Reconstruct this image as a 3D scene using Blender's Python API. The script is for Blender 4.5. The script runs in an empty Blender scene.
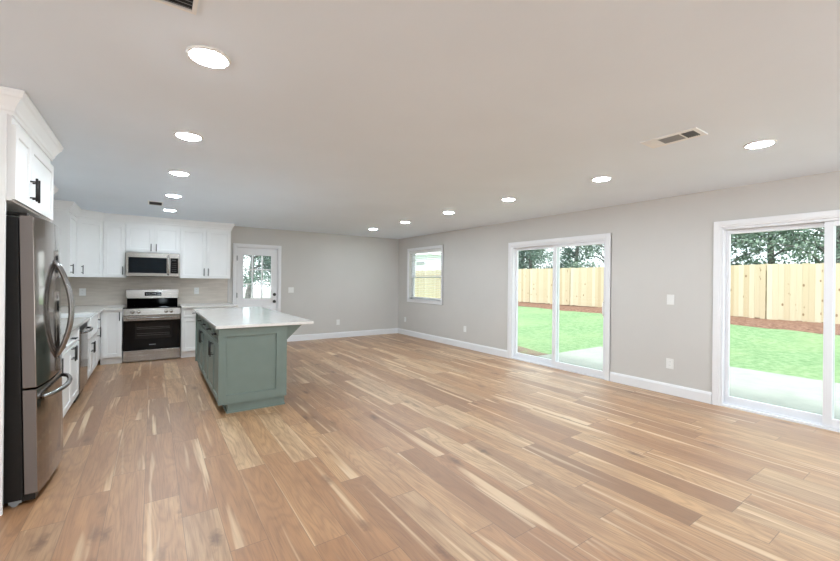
import bpy, bmesh, math, random
from mathutils import Matrix, Vector
C = bpy.context.scene.collection
scene = bpy.context.scene
PI = math.pi

# ------------------------------------------------------------------ camera, sky, sun, exposure
EYE = 1.3715
cam_d = bpy.data.cameras.new('camera')
cam_d.sensor_width = 36.0
cam_d.lens = 389.99 * 36.0 / 840.0
cam_d.clip_start = 0.05
cam_d.clip_end = 500
cam = bpy.data.objects.new('camera', cam_d)
C.objects.link(cam)
yaw, pitch, roll = (math.radians(a) for a in (34.43, 0.01, 0.629))
fw = Vector((math.sin(yaw)*math.cos(pitch), math.cos(yaw)*math.cos(pitch), math.sin(pitch)))
rt = Vector((math.cos(yaw), -math.sin(yaw), 0))
up = rt.cross(fw)
r2 = math.cos(roll)*rt + math.sin(roll)*up
u2 = -math.sin(roll)*rt + math.cos(roll)*up
M3 = Matrix((r2, u2, -fw)).transposed()
cam.matrix_world = Matrix.Translation((0, 0, EYE)) @ M3.to_4x4()
scene.camera = cam

SKY = 1.15
world = bpy.data.worlds.new('sky')
scene.world = world
world.use_nodes = True
wn = world.node_tree
for n in list(wn.nodes):
    wn.nodes.remove(n)
wo = wn.nodes.new('ShaderNodeOutputWorld')
wb = wn.nodes.new('ShaderNodeBackground')
wt = wn.nodes.new('ShaderNodeTexCoord')
wz = wn.nodes.new('ShaderNodeTexNoise'); wz.inputs['Scale'].default_value = 2.2; wz.inputs['Detail'].default_value = 5
wr = wn.nodes.new('ShaderNodeValToRGB')
wr.color_ramp.elements[0].position = 0.35; wr.color_ramp.elements[0].color = (0.80, 0.90, 1.0, 1)
wr.color_ramp.elements[1].position = 0.62; wr.color_ramp.elements[1].color = (1.0, 1.0, 1.0, 1)
wn.links.new(wt.outputs['Generated'], wz.inputs['Vector'])
wn.links.new(wz.outputs['Fac'], wr.inputs['Fac'])
wn.links.new(wr.outputs['Color'], wb.inputs['Color'])
wb.inputs['Strength'].default_value = SKY
wn.links.new(wb.outputs['Background'], wo.inputs['Surface'])

sun_d = bpy.data.lights.new('sun', 'SUN')
sun_d.energy = 3.7
sun_d.angle = math.radians(25)
sun_d.color = (1.0, 0.96, 0.90)
sun = bpy.data.objects.new('sun', sun_d)
C.objects.link(sun)
sun.rotation_euler = Vector((0.32, 0.40, -0.86)).to_track_quat('-Z', 'Y').to_euler()
sun.location = (-4, -6, 12)

CAN = 118.0            # radiance of the recessed lamps
scene.view_settings.view_transform = 'Standard'
scene.view_settings.look = 'None'
scene.view_settings.gamma = 1
scene.view_settings.use_curve_mapping = False
scene.view_settings.exposure = 0.97

# ------------------------------------------------------------------ materials
def lin(r, g, b):
    f = lambda c: (c/255/12.92) if c/255 <= 0.04045 else ((c/255+0.055)/1.055)**2.4
    return (f(r), f(g), f(b), 1)

class NT:
    """small helper that writes a node graph"""
    def __init__(s, name):
        s.m = bpy.data.materials.new(name); s.m.use_nodes = True
        s.t = s.m.node_tree
        for n in list(s.t.nodes): s.t.nodes.remove(n)
        s.out = s.t.nodes.new('ShaderNodeOutputMaterial')
    def n(s, kind, **kw):
        x = s.t.nodes.new(kind)
        for k, v in kw.items(): setattr(x, k, v)
        return x
    def put(s, sock, v):
        if hasattr(v, 'is_linked') or isinstance(v, bpy.types.NodeSocket): s.t.links.new(v, sock)
        else: sock.default_value = v
    def math(s, op, a, b=0.0, c=0.0):
        x = s.n('ShaderNodeMath', operation=op)
        s.put(x.inputs[0], a); s.put(x.inputs[1], b); s.put(x.inputs[2], c)
        return x.outputs[0]
    def comb(s, x, y, z=0.0):
        c = s.n('ShaderNodeCombineXYZ')
        s.put(c.inputs[0], x); s.put(c.inputs[1], y); s.put(c.inputs[2], z)
        return c.outputs[0]
    def noise(s, vec, scale, detail=4.0, rough=0.5, dist=0.0):
        x = s.n('ShaderNodeTexNoise')
        s.put(x.inputs['Vector'], vec); x.inputs['Scale'].default_value = scale
        x.inputs['Detail'].default_value = detail; x.inputs['Roughness'].default_value = rough
        x.inputs['Distortion'].default_value = dist
        return x.outputs['Fac']
    def ramp(s, fac, stops):
        x = s.n('ShaderNodeValToRGB')
        e = x.color_ramp.elements
        while len(e) < len(stops): e.new(0.5)
        for q, (p, col) in zip(e, stops):
            q.position = p; q.color = col
        s.put(x.inputs['Fac'], fac)
        return x.outputs['Color']
    def mix(s, fac, a, b, blend='MIX'):
        x = s.n('ShaderNodeMix', data_type='RGBA', blend_type=blend)
        s.put(x.inputs[0], fac); s.put(x.inputs[6], a); s.put(x.inputs[7], b)
        return x.outputs[2]
    def obj(s):
        return s.n('ShaderNodeTexCoord').outputs['Object']
    def pos(s):
        return s.n('ShaderNodeNewGeometry').outputs['Position']
    def sep(s, v):
        x = s.n('ShaderNodeSeparateXYZ'); s.put(x.inputs[0], v); return x.outputs
    def bsdf(s, col, rough=0.5, metal=0.0, spec=0.5, bump=None, bstr=0.2, bdist=0.01, coat=0.0):
        b = s.n('ShaderNodeBsdfPrincipled')
        s.put(b.inputs['Base Color'], col); s.put(b.inputs['Roughness'], rough)
        b.inputs['Metallic'].default_value = metal; b.inputs['Specular IOR Level'].default_value = spec
        b.inputs['Coat Weight'].default_value = coat; b.inputs['Coat Roughness'].default_value = 0.5
        if bump is not None:
            k = s.n('ShaderNodeBump'); k.inputs['Strength'].default_value = bstr; k.inputs['Distance'].default_value = bdist
            s.put(k.inputs['Height'], bump); s.t.links.new(k.outputs[0], b.inputs['Normal'])
        s.t.links.new(b.outputs[0], s.out.inputs[0])
        return b

def paint(name, rgb, rough=0.5, spec=0.4, metal=0.0, var=0.03, scale=6.0, bstr=0.0, bscale=60.0):
    t = NT(name)
    p = t.obj()
    f = t.noise(p, scale, 3.0)
    c = lin(*rgb)
    lo = tuple(x*(1-var) for x in c[:3]) + (1,); hi = tuple(min(1, x*(1+var)) for x in c[:3]) + (1,)
    col = t.ramp(f, [(0.3, lo), (0.7, hi)])
    t.bsdf(col, rough, metal, spec, t.noise(p, bscale, 4.0) if bstr else None, bstr, 0.004)
    return t.m

M = {}
M['wall'] = paint('wall_paint', (210, 207, 203), 0.75, 0.25, var=0.012, scale=2.0, bstr=0.05, bscale=90)
M['ceiling'] = paint('ceiling_paint', (234, 242, 251), 0.85, 0.2, var=0.015, scale=1.5, bstr=0.25, bscale=14)
M['trim'] = paint('white_trim_paint', (240, 240, 242), 0.35, 0.45, var=0.01)
M['vinyl'] = paint('white_vinyl', (238, 239, 243), 0.4, 0.4, var=0.01)
M['cab'] = paint('white_cabinet_paint', (244, 243, 242), 0.38, 0.45, var=0.01)
M['green'] = paint('sage_green_paint', (122, 136, 129), 0.42, 0.4, var=0.03, scale=9)
M['black'] = paint('matte_black_metal', (24, 23, 22), 0.4, 0.5, var=0.1)
M['case'] = paint('black_textured_steel', (30, 28, 27), 0.5, 0.3, var=0.1, scale=30, bstr=0.1, bscale=300)
M['blackglass'] = paint('black_glass', (5, 5, 6), 0.06, 0.2, var=0.1)
M['ovenglass'] = paint('dark_oven_window', (26, 23, 22), 0.08, 0.2, var=0.25, scale=12)
M['tealglass'] = paint('tinted_microwave_window', (10, 20, 27), 0.08, 0.2, var=0.2)
M['plastic'] = paint('white_plastic', (240, 240, 238), 0.35, 0.45, var=0.01)
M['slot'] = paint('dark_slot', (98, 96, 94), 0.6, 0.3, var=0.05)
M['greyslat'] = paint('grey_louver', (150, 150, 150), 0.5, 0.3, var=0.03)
M['shadow_duct'] = paint('duct_shade', (58, 58, 58), 0.8, 0.2, var=0.05)  # dark sheet colour stands for the shade inside the vents
M['sink'] = paint('white_fireclay', (244, 244, 243), 0.12, 0.5, var=0.008)
M['display'] = paint('grey_display_glyphs', (150, 152, 155), 0.4, 0.3)
M['foot'] = paint('grey_plastic_foot', (150, 152, 152), 0.5, 0.3)
M['shingle'] = paint('grey_shingles', (150, 156, 162), 0.9, 0.1, var=0.15, scale=10)
M['siding'] = paint('white_siding', (232, 236, 240), 0.8, 0.2, var=0.03)
M['bark'] = paint('grey_bark', (112, 112, 110), 0.95, 0.1, var=0.35, scale=8, bstr=0.5, bscale=20)
M['mulchline'] = paint('dark_gap', (60, 45, 38), 0.9, 0.1)

def steel(name, rgb, rough, horiz=True):
    t = NT(name)
    s = t.sep(t.pos())
    v = t.comb(t.math('MULTIPLY', s[0], 3.0), t.math('MULTIPLY', s[1], 3.0), t.math('MULTIPLY', s[2], 260.0)) if horiz else \
        t.comb(t.math('MULTIPLY', s[0], 260.0), t.math('MULTIPLY', s[1], 260.0), t.math('MULTIPLY', s[2], 3.0))
    f = t.noise(v, 1.0, 3.0)
    c = lin(*rgb)
    col = t.ramp(f, [(0.3, tuple(x*0.93 for x in c[:3])+(1,)), (0.7, tuple(min(1, x*1.06) for x in c[:3])+(1,))])
    r = t.math('ADD', t.math('MULTIPLY', f, 0.08), rough-0.04)
    t.bsdf(col, r, 1.0, 0.5)
    return t.m
M['steel'] = steel('brushed_stainless', (166, 161, 156), 0.26)
M['steelv'] = steel('stainless_door', (152, 143, 136), 0.10, False)
M['steelgrey'] = paint('grey_door_side', (122, 114, 110), 0.4, 0.5, metal=0.3, var=0.02)
M['handle'] = steel('dark_stainless_bar', (150, 148, 148), 0.2, False)
M['hinge'] = steel('satin_nickel', (170, 170, 172), 0.35)

def quartz():
    t = NT('white_quartz')
    p = t.pos()
    a = t.noise(p, 2.2, 6.0, 0.6, 1.6)
    vein = t.math('SUBTRACT', 1.0, t.math('MULTIPLY', t.math('ABSOLUTE', t.math('SUBTRACT', a, 0.5)), 22.0))
    vein = t.math('MAXIMUM', vein, 0.0)
    speck = t.noise(p, 120.0, 2.0)
    col = t.mix(t.math('MULTIPLY', vein, 0.18), lin(238, 235, 231), lin(205, 198, 190))
    col = t.mix(t.math('MULTIPLY', speck, 0.08), col, lin(225, 220, 214))
    t.bsdf(col, 0.1, 0, 0.5)
    return t.m
M['quartz'] = quartz()

def tile():
    t = NT('greige_backsplash_tile')
    s = t.sep(t.pos())
    b = t.n('ShaderNodeTexBrick')
    t.put(b.inputs['Vector'], t.comb(t.math('ADD', s[0], 3.07), t.math('ADD', s[2], 0.02), 0.0))
    b.inputs['Color1'].default_value = lin(212, 202, 190); b.inputs['Color2'].default_value = lin(194, 184, 172)
    b.inputs['Mortar'].default_value = lin(200, 193, 184)
    b.inputs['Scale'].default_value = 1.0; b.inputs['Mortar Size'].default_value = 0.0022
    b.inputs['Mortar Smooth'].default_value = 0.1; b.inputs['Bias'].default_value = 0.0
    b.inputs['Brick Width'].default_value = 0.305; b.inputs['Row Height'].default_value = 0.0762
    v = t.comb(t.math('MULTIPLY', s[0], 4.0), t.math('MULTIPLY', s[1], 4.0), t.math('MULTIPLY', s[2], 26.0))
    g = t.noise(v, 1.0, 5.0)
    col = t.mix(0.45, b.outputs['Color'], t.ramp(g, [(0.3, lin(184, 172, 161)), (0.7, lin(220, 210, 199))]))
    t.bsdf(col, 0.22, 0, 0.5, b.outputs['Fac'], -0.3, 0.003)
    return t.m
M['tile'] = tile()

def planks():
    W, L = 0.182, 1.22
    t = NT('oak_plank_floor')
    s = t.sep(t.pos())
    u = t.math('DIVIDE', t.math('ADD', s[0], 20.05), W)
    row = t.math('FLOOR', u); fu = t.math('FRACT', u)
    w1 = t.n('ShaderNodeTexWhiteNoise', noise_dimensions='1D'); t.put(w1.inputs['W'], row)
    v = t.math('ADD', t.math('DIVIDE', t.math('ADD', s[1], 20.0), L), t.math('MULTIPLY', w1.outputs['Value'], 7.3))
    colm = t.math('FLOOR', v); fv = t.math('FRACT', v)
    w2 = t.n('ShaderNodeTexWhiteNoise', noise_dimensions='2D'); t.put(w2.inputs['Vector'], t.comb(row, colm))
    rs = t.sep(w2.outputs['Color'])
    rv, ra, rb = w2.outputs['Value'], rs[0], rs[1]
    base = t.ramp(rv, [(0.0, lin(191, 145, 101)), (0.20, lin(170, 121, 79)), (0.42, lin(206, 164, 118)), (0.62, lin(183, 134, 90)),
                       (0.80, lin(150, 107, 71)), (1.0, lin(224, 188, 144))])
    # long soft grain, own offset on every plank
    ox = t.math('MULTIPLY', ra, 37.0); oy = t.math('MULTIPLY', rb, 53.0)
    gx = t.math('ADD', s[0], ox); gy = t.math('ADD', s[1], oy)
    soft = t.noise(t.comb(t.math('MULTIPLY', gx, 11.0), t.math('MULTIPLY', gy, 1.1), 0.0), 1.0, 4.0, 0.55, 0.6)
    col = t.mix(t.math('MULTIPLY', t.ramp(soft, [(0.38, (0, 0, 0, 1)), (0.62, (1, 1, 1, 1))]), 0.50), base, lin(146, 102, 70))
    # growth rings
    body = t.noise(t.comb(t.math('MULTIPLY', gx, 6.0), t.math('MULTIPLY', gy, 0.75), 2.0), 1.0, 2.0, 0.4, 0.4)
    ring = t.math('ADD', t.math('MULTIPLY', t.math('SINE', t.math('MULTIPLY', body, 95.0)), 0.5), 0.5)
    col = t.mix(t.math('MULTIPLY', t.math('POWER', ring, 2.5), 0.30), col, lin(128, 86, 58))
    # fine pores
    pore = t.noise(t.comb(t.math('MULTIPLY', gx, 130.0), t.math('MULTIPLY', gy, 4.5), 0.0), 1.0, 3.0, 0.6)
    col = t.mix(t.math('MULTIPLY', t.ramp(pore, [(0.5, (0, 0, 0, 1)), (0.72, (1, 1, 1, 1))]), 0.50), col, lin(116, 78, 52))
    # sapwood streaks, pale
    sap = t.noise(t.comb(t.math('MULTIPLY', gx, 9.5), t.math('MULTIPLY', gy, 0.42), 7.0), 1.0, 3.0, 0.5, 0.5)
    col = t.mix(t.math('MULTIPLY', t.ramp(sap, [(0.58, (0, 0, 0, 1)), (0.66, (1, 1, 1, 1))]), 0.72), col, lin(230, 201, 163))
    # knots
    vo = t.n('ShaderNodeTexVoronoi', feature='F1'); vo.inputs['Scale'].default_value = 1.0
    kd = t.noise(t.comb(gx, gy, 0.0), 26.0, 3.0)
    t.put(vo.inputs['Vector'], t.comb(t.math('ADD', t.math('MULTIPLY', gx, 5.2), t.math('MULTIPLY', kd, 0.35)), t.math('ADD', t.math('MULTIPLY', gy, 1.9), t.math('MULTIPLY', kd, 0.2)), 0.0))
    kn = t.sep(vo.outputs['Color'])
    kmask = t.math('MULTIPLY', t.ramp(vo.outputs['Distance'], [(0.05, (1, 1, 1, 1)), (0.20, (0, 0, 0, 1))]), t.math('GREATER_THAN', kn[0], 0.35))
    col = t.mix(t.math('MULTIPLY', kmask, 0.72), col, lin(98, 62, 40))
    # joints
    eu = t.math('MINIMUM', fu, t.math('SUBTRACT', 1.0, fu)); ev = t.math('MINIMUM', fv, t.math('SUBTRACT', 1.0, fv))
    ju = t.math('LESS_THAN', eu, 0.0075); jv = t.math('LESS_THAN', ev, 0.0016)
    j = t.math('MAXIMUM', ju, jv)
    col = t.mix(t.math('MULTIPLY', j, 0.65), col, lin(96, 66, 48))
    rough = t.math('ADD', t.math('MULTIPLY', soft, 0.12), 0.38)
    t.bsdf(col, rough, 0, 0.5, t.math('SUBTRACT', 1.0, j), 0.25, 0.002, coat=1.0)
    return t.m
M['floor'] = planks()

def glass():
    t = NT('clear_window_glass')
    tr = t.n('ShaderNodeBsdfTransparent'); tr.inputs[0].default_value = (0.95, 0.985, 0.97, 1)
    gl = t.n('ShaderNodeBsdfGlossy'); gl.inputs['Roughness'].default_value = 0.0
    fr = t.n('ShaderNodeFresnel'); fr.inputs['IOR'].default_value = 1.35
    mx = t.n('ShaderNodeMixShader')
    gm = t.n('ShaderNodeNewGeometry')
    t.t.links.new(t.math('MULTIPLY', fr.outputs[0], t.math('SUBTRACT', 1.0, gm.outputs['Backfacing'])), mx.inputs[0]); t.t.links.new(tr.outputs[0], mx.inputs[1]); t.t.links.new(gl.outputs[0], mx.inputs[2])
    t.t.links.new(mx.outputs[0], t.out.inputs[0])
    return t.m
M['glass'] = glass()

def emit(name, rgb, s):
    t = NT(name)
    e = t.n('ShaderNodeEmission'); e.inputs[0].default_value = rgb; e.inputs[1].default_value = s
    t.t.links.new(e.outputs[0], t.out.inputs[0])
    return t.m
M['lamp'] = emit('lit_lamp_lens', (0.78, 0.91, 1.0, 1), CAN)

def grassmat():
    t = NT('lawn_grass')
    p = t.pos(); s = t.sep(p)
    a = t.noise(p, 0.7, 4.0); b = t.noise(p, 9.0, 5.0, 0.65)
    fine = t.noise(t.comb(t.math('MULTIPLY', s[0], 30.0), t.math('MULTIPLY', s[1], 30.0), 0.0), 1.0, 5.0, 0.7)
    col = t.ramp(b, [(0.3, lin(92, 122, 86)), (0.5, lin(118, 146, 110)), (0.72, lin(146, 168, 134))])
    col = t.mix(t.math('MULTIPLY', t.ramp(a, [(0.45, (0, 0, 0, 1)), (0.7, (1, 1, 1, 1))]), 0.35), col, lin(160, 170, 132))
    col = t.mix(t.math('MULTIPLY', fine, 0.5), col, lin(98, 126, 86))
    t.bsdf(col, 0.9, 0, 0.15, fine, 0.8, 0.03)
    return t.m
M['grass'] = grassmat()

def soil(name, c1, c2, c3, sc):
    t = NT(name)
    p = t.pos()
    a = t.noise(p, sc, 6.0, 0.7)
    col = t.ramp(a, [(0.3, lin(*c1)), (0.5, lin(*c2)), (0.7, lin(*c3))])
    t.bsdf(col, 0.95, 0, 0.1, a, 1.0, 0.03)
    return t.m
M['mulch'] = soil('pine_straw_mulch', (84, 62, 52), (118, 90, 78), (150, 122, 108), 9.0)
M['bounce_paving'] = soil('white_bounce_paving', (232, 234, 236), (238, 240, 242), (244, 245, 246), 2.5)  # unseen ground, whitened to bounce daylight up to the ceiling
M['dirt'] = soil('bare_sandy_soil', (104, 92, 84), (126, 112, 102), (124, 130, 102), 5.0)
M['concrete'] = soil('pale_concrete', (138, 143, 140), (146, 151, 147), (152, 157, 153), 2.5)

def boards():
    t = NT('raw_pine_boards')
    g = t.n('ShaderNodeNewGeometry')
    rnd = g.outputs['Random Per Island']
    p = t.pos(); s = t.sep(p)
    col = t.ramp(rnd, [(0.0, lin(204, 194, 172)), (0.35, lin(194, 181, 156)), (0.7, lin(213, 205, 186)), (1.0, lin(182, 164, 136))])
    gr = t.noise(t.comb(t.math('MULTIPLY', s[0], 30.0), t.math('MULTIPLY', s[1], 30.0), t.math('ADD', t.math('MULTIPLY', s[2], 1.5), t.math('MULTIPLY', rnd, 31.0))), 1.0, 3.0)
    col = t.mix(t.math('MULTIPLY', gr, 0.4), col, lin(176, 158, 128))
    vo = t.n('ShaderNodeTexVoronoi', feature='F1'); vo.inputs['Scale'].default_value = 1.0
    t.put(vo.inputs['Vector'], t.comb(0.0, t.math('MULTIPLY', s[1], 5.5), t.math('ADD', t.math('MULTIPLY', s[2], 3.2), t.math('MULTIPLY', rnd, 17.0))))
    kn = t.sep(vo.outputs['Color'])
    k = t.math('MULTIPLY', t.ramp(vo.outputs['Distance'], [(0.10, (1, 1, 1, 1)), (0.18, (0, 0, 0, 1))]), t.math('GREATER_THAN', kn[1], 0.45))
    col = t.mix(t.math('MULTIPLY', k, 0.75), col, lin(112, 78, 50))
    t.bsdf(col, 0.8, 0, 0.2)
    return t.m
M['pine'] = boards()

def leafmat(name, a, b, c):
    t = NT(name)
    g = t.n('ShaderNodeNewGeometry')
    col = t.ramp(g.outputs['Random Per Island'], [(0.0, lin(*a)), (0.5, lin(*b)), (1.0, lin(*c))])
    bs = t.n('ShaderNodeBsdfPrincipled'); t.put(bs.inputs['Base Color'], col); bs.inputs['Roughness'].default_value = 0.6
    tl = t.n('ShaderNodeBsdfTranslucent'); t.put(tl.inputs[0], col)
    mx = t.n('ShaderNodeMixShader'); mx.inputs[0].default_value = 0.3
    t.t.links.new(bs.outputs[0], mx.inputs[1]); t.t.links.new(tl.outputs[0], mx.inputs[2]); t.t.links.new(mx.outputs[0], t.out.inputs[0])
    return t.m
M['leaf'] = leafmat('green_leaves', (96, 118, 108), (126, 148, 134), (160, 178, 162))
M['leafdark'] = leafmat('dark_leaves', (74, 98, 90), (104, 128, 118), (140, 162, 150))

# ------------------------------------------------------------------ mesh helpers
def box(bm, x0, x1, y0, y1, z0, z1, mtx=None):
    vs = [Vector((x, y, z)) for x in (x0, x1) for y in (y0, y1) for z in (z0, z1)]
    if mtx is not None: vs = [mtx @ v for v in vs]
    v = [bm.verts.new(p) for p in vs]
    for f in ((0, 1, 3, 2), (4, 6, 7, 5), (0, 4, 5, 1), (2, 3, 7, 6), (0, 2, 6, 4), (1, 5, 7, 3)):
        bm.faces.new([v[i] for i in f])
def tube(bm, pts, r, seg=10, cap=True, r_end=None):
    pts = [Vector(p) for p in pts]
    rings = []
    N = len(pts)
    prev = None
    for i, p in enumerate(pts):
        d = (pts[min(i+1, N-1)] - pts[max(i-1, 0)]).normalized()
        a = prev if prev is not None else (Vector((0, 0, 1)) if abs(d.z) < 0.9 else Vector((1, 0, 0)))
        s = d.cross(a).normalized(); t = s.cross(d).normalized(); prev = t
        rr = r if r_end is None else r + (r_end-r)*i/max(1, N-1)
        rings.append([bm.verts.new(p + rr*(math.cos(2*PI*k/seg)*s + math.sin(2*PI*k/seg)*t)) for k in range(seg)])
    for a, b in zip(rings, rings[1:]):
        for k in range(seg):
            bm.faces.new((a[k], a[(k+1) % seg], b[(k+1) % seg], b[k]))
    if cap:
        bm.faces.new(rings[0][::-1]); bm.faces.new(rings[-1])
def disc(bm, c, axis, r, h, seg=24, r2=None):
    c = Vector(c); axis = Vector(axis)
    tube(bm, [c, c+axis*h], r, seg, True, r2)
def ring_profile(bm, c, prof, seg=32):
    """lathe about a vertical axis: prof = [(radius, z)]"""
    rs = []
    for r, z in prof:
        rs.append([bm.verts.new((c[0]+r*math.cos(2*PI*k/seg), c[1]+r*math.sin(2*PI*k/seg), z)) for k in range(seg)])
    for a, b in zip(rs, rs[1:]):
        for k in range(seg):
            bm.faces.new((a[k], a[(k+1) % seg], b[(k+1) % seg], b[k]))
def prism(bm, poly, z0, z1):
    a = [bm.verts.new((x, y, z0)) for x, y in poly]; b = [bm.verts.new((x, y, z1)) for x, y in poly]
    n = len(poly)
    bm.faces.new(a[::-1]); bm.faces.new(b)
    for i in range(n): bm.faces.new((a[i], a[(i+1) % n], b[(i+1) % n], b[i]))
def sweep(bm, path, prof, closed_ends=True):
    """profile (offset to the right of travel, z) swept along a plan polyline with mitred corners"""
    P = [Vector(p) for p in path]
    nr = []
    for a, b in zip(P, P[1:]):
        d = (b-a).normalized(); nr.append(Vector((d.y, -d.x)))
    rows = []
    for i, p in enumerate(P):
        if i == 0: m = nr[0]
        elif i == len(P)-1: m = nr[-1]
        else: m = (nr[i-1]+nr[i])/(1+nr[i-1].dot(nr[i]))
        rows.append([bm.verts.new((p.x+m.x*o, p.y+m.y*o, z)) for o, z in prof])
    n = len(prof)
    for a, b in zip(rows, rows[1:]):
        for k in range(n):
            bm.faces.new((a[k], b[k], b[(k+1) % n], a[(k+1) % n]))
    if closed_ends:
        bm.faces.new(rows[0]); bm.faces.new(rows[-1][::-1])
def frame_mtx(o, u, n):
    """local (u along width, n outwards, z up)"""
    u = Vector(u).normalized(); n = Vector(n).normalized()
    m = Matrix((( u.x, n.x, 0, o[0]), (u.y, n.y, 0, o[1]), (0, 0, 1, o[2]), (0, 0, 0, 1)))
    return m
def shaker(bm, w, h, mtx, stile=0.058, t=0.02, rec=0.009):
    """door slab with recessed centre panel; spans u 0..w, n 0..t, z 0..h"""
    def q(y, a): return [bm.verts.new(mtx @ Vector(p)) for p in ((a, y, a), (w-a, y, a), (w-a, y, h-a), (a, y, h-a))]
    e = 0.0015
    back = q(0, 0); side = q(t-e, 0); front = q(t, e); inner = q(t, stile); deep = q(t-rec, stile+0.004)
    bm.faces.new(back[::-1])
    for A, B in ((back, side), (side, front), (front, inner), (inner, deep)):
        for i in range(4): bm.faces.new((A[i], A[(i+1) % 4], B[(i+1) % 4], B[i]))
    bm.faces.new(deep)

def link(name, bm, mat, parent=None, smooth=False, bevel=0.0):
    bmesh.ops.recalc_face_normals(bm, faces=bm.faces)
    off = Vector((0, 0, 0))
    q = parent
    while q is not None: off += q.location; q = q.parent
    if parent is not None: bmesh.ops.translate(bm, verts=bm.verts, vec=-off)
    me = bpy.data.meshes.new(name); bm.to_mesh(me); bm.free()
    if smooth:
        for p in me.polygons: p.use_smooth = True
    o = bpy.data.objects.new(name, me); C.objects.link(o)
    if parent is not None: o.parent = parent
    me.materials.append(M[mat] if isinstance(mat, str) else mat)
    if bevel:
        b = o.modifiers.new('bevel', 'BEVEL'); b.width = bevel; b.segments = 2; b.limit_method = 'ANGLE'
    return o
def tag(o, label, cat, group=None, kind=None):
    o['label'] = label; o['category'] = cat
    if group: o['group'] = group
    if kind: o['kind'] = kind
    return o
def thing(name, label, cat, loc=(0, 0, 0), group=None, kind=None):
    o = bpy.data.objects.new(name, None); o.empty_display_size = 0.1; C.objects.link(o); o.location = loc
    return tag(o, label, cat, group, kind)
def struct(name, bm, mat, label=None, cat=None, parent=None, bevel=0.0):
    o = link(name, bm, mat, parent, bevel=bevel)
    if parent is None:
        o['kind'] = 'structure'
        if label: o['label'] = label
        if cat: o['category'] = cat
    return o
def bx(name, mat, parent, *dims, bevel=0.0, mtx=None):
    bm = bmesh.new(); box(bm, *dims, mtx=mtx); return link(name, bm, mat, parent, bevel=bevel)
def copy_tree(o, parent=None):
    c = o.copy(); C.objects.link(c)
    if parent is not None: c.parent = parent
    for ch in list(o.children): copy_tree(ch, c)
    return c

XR, YB, H = 5.281, 8.692, 2.44
XL = -1.30          # kitchen left wall
XW, YW = -3.2, -2.6   # far side of the room behind the camera
T = 0.16

# ------------------------------------------------------------------ shell
bm = bmesh.new(); box(bm, XW, XR+0.05, YW, YB+0.05, -0.10, 0.0)
struct('floor', bm, 'floor', 'light oak plank floor running toward the back wall', 'floor')
bm = bmesh.new(); box(bm, XW-T, XR+T, YW-T, YB+T, H, H+0.18)
box(bm, XW-T-0.7, XW-T, YW-T-0.7, 3.37, H+0.02, H+0.18); box(bm, XW-T, XR+T, YW-T-0.7, YW-T, H+0.02, H+0.18)  # unseen eaves added to keep sun patches off the floor
struct('ceiling', bm, 'ceiling', 'flat white textured ceiling with recessed lights', 'ceiling')

# openings
S1 = (3.055, 4.813, 1.995)        # far slider: y0 y1 top
S2 = (0.020, 1.705, 2.005)       # near slider
WN = (6.865, 8.185, 0.90, 2.10)   # window y0 y1 z0 z1
BD = (1.405, 2.235, 2.03)         # back door x0 x1 top
bm = bmesh.new()
x0, x1 = XR, XR+T
box(bm, x0, x1, YW, S2[0], 0, H)
box(bm, x0, x1, S2[0], S2[1], S2[2], H)
box(bm, x0, x1, S2[1], S1[0], 0, H)
box(bm, x0, x1, S1[0], S1[1], S1[2], H)
box(bm, x0, x1, S1[1], WN[0], 0, H)
box(bm, x0, x1, WN[0], WN[1], 0, WN[2])
box(bm, x0, x1, WN[0], WN[1], WN[3], H)
box(bm, x0, x1, WN[1], YB+T, 0, H)
struct('wall_right', bm, 'wall', 'greige painted wall with sliding doors and window', 'wall')
bm = bmesh.new()
box(bm, XL-T, BD[0], YB, YB+T, 0, H)
box(bm, BD[0], BD[1], YB, YB+T, BD[2], H)
box(bm, BD[1], XR, YB, YB+T, 0, H)
struct('wall_back', bm, 'wall', 'greige painted wall behind the kitchen and back door', 'wall')
bm = bmesh.new()
box(bm, XL-T, XL, 3.21, YB, 0, H)
struct('wall_left', bm, 'wall', 'kitchen side wall behind the refrigerator', 'wall')
bm = bmesh.new()
box(bm, XW, XL, 3.21, 3.21+T, 0, H)
struct('wall_return', bm, 'wall')
SW = (-2.4, 2.2)  # unseen side window, added to let in daylight
bm = bmesh.new()
box(bm, XW-T, XW, YW, SW[0], 0, H); box(bm, XW-T, XW, SW[1], 3.21+T, 0, H)
box(bm, XW-T, XW, SW[0], SW[1], 0, 0.1); box(bm, XW-T, XW, SW[0], SW[1], 2.25, H)
struct('wall_side', bm, 'wall')
RW = (1.5, 5.1)  # unseen rear window, added to let in daylight
bm = bmesh.new()
box(bm, XW-T, RW[0], YW-T, YW, 0, H); box(bm, RW[1], XR+T, YW-T, YW, 0, H)
box(bm, RW[0], RW[1], YW-T, YW, 0, 0.1); box(bm, RW[0], RW[1], YW-T, YW, 2.25, H)
struct('wall_rear', bm, 'wall')

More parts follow.
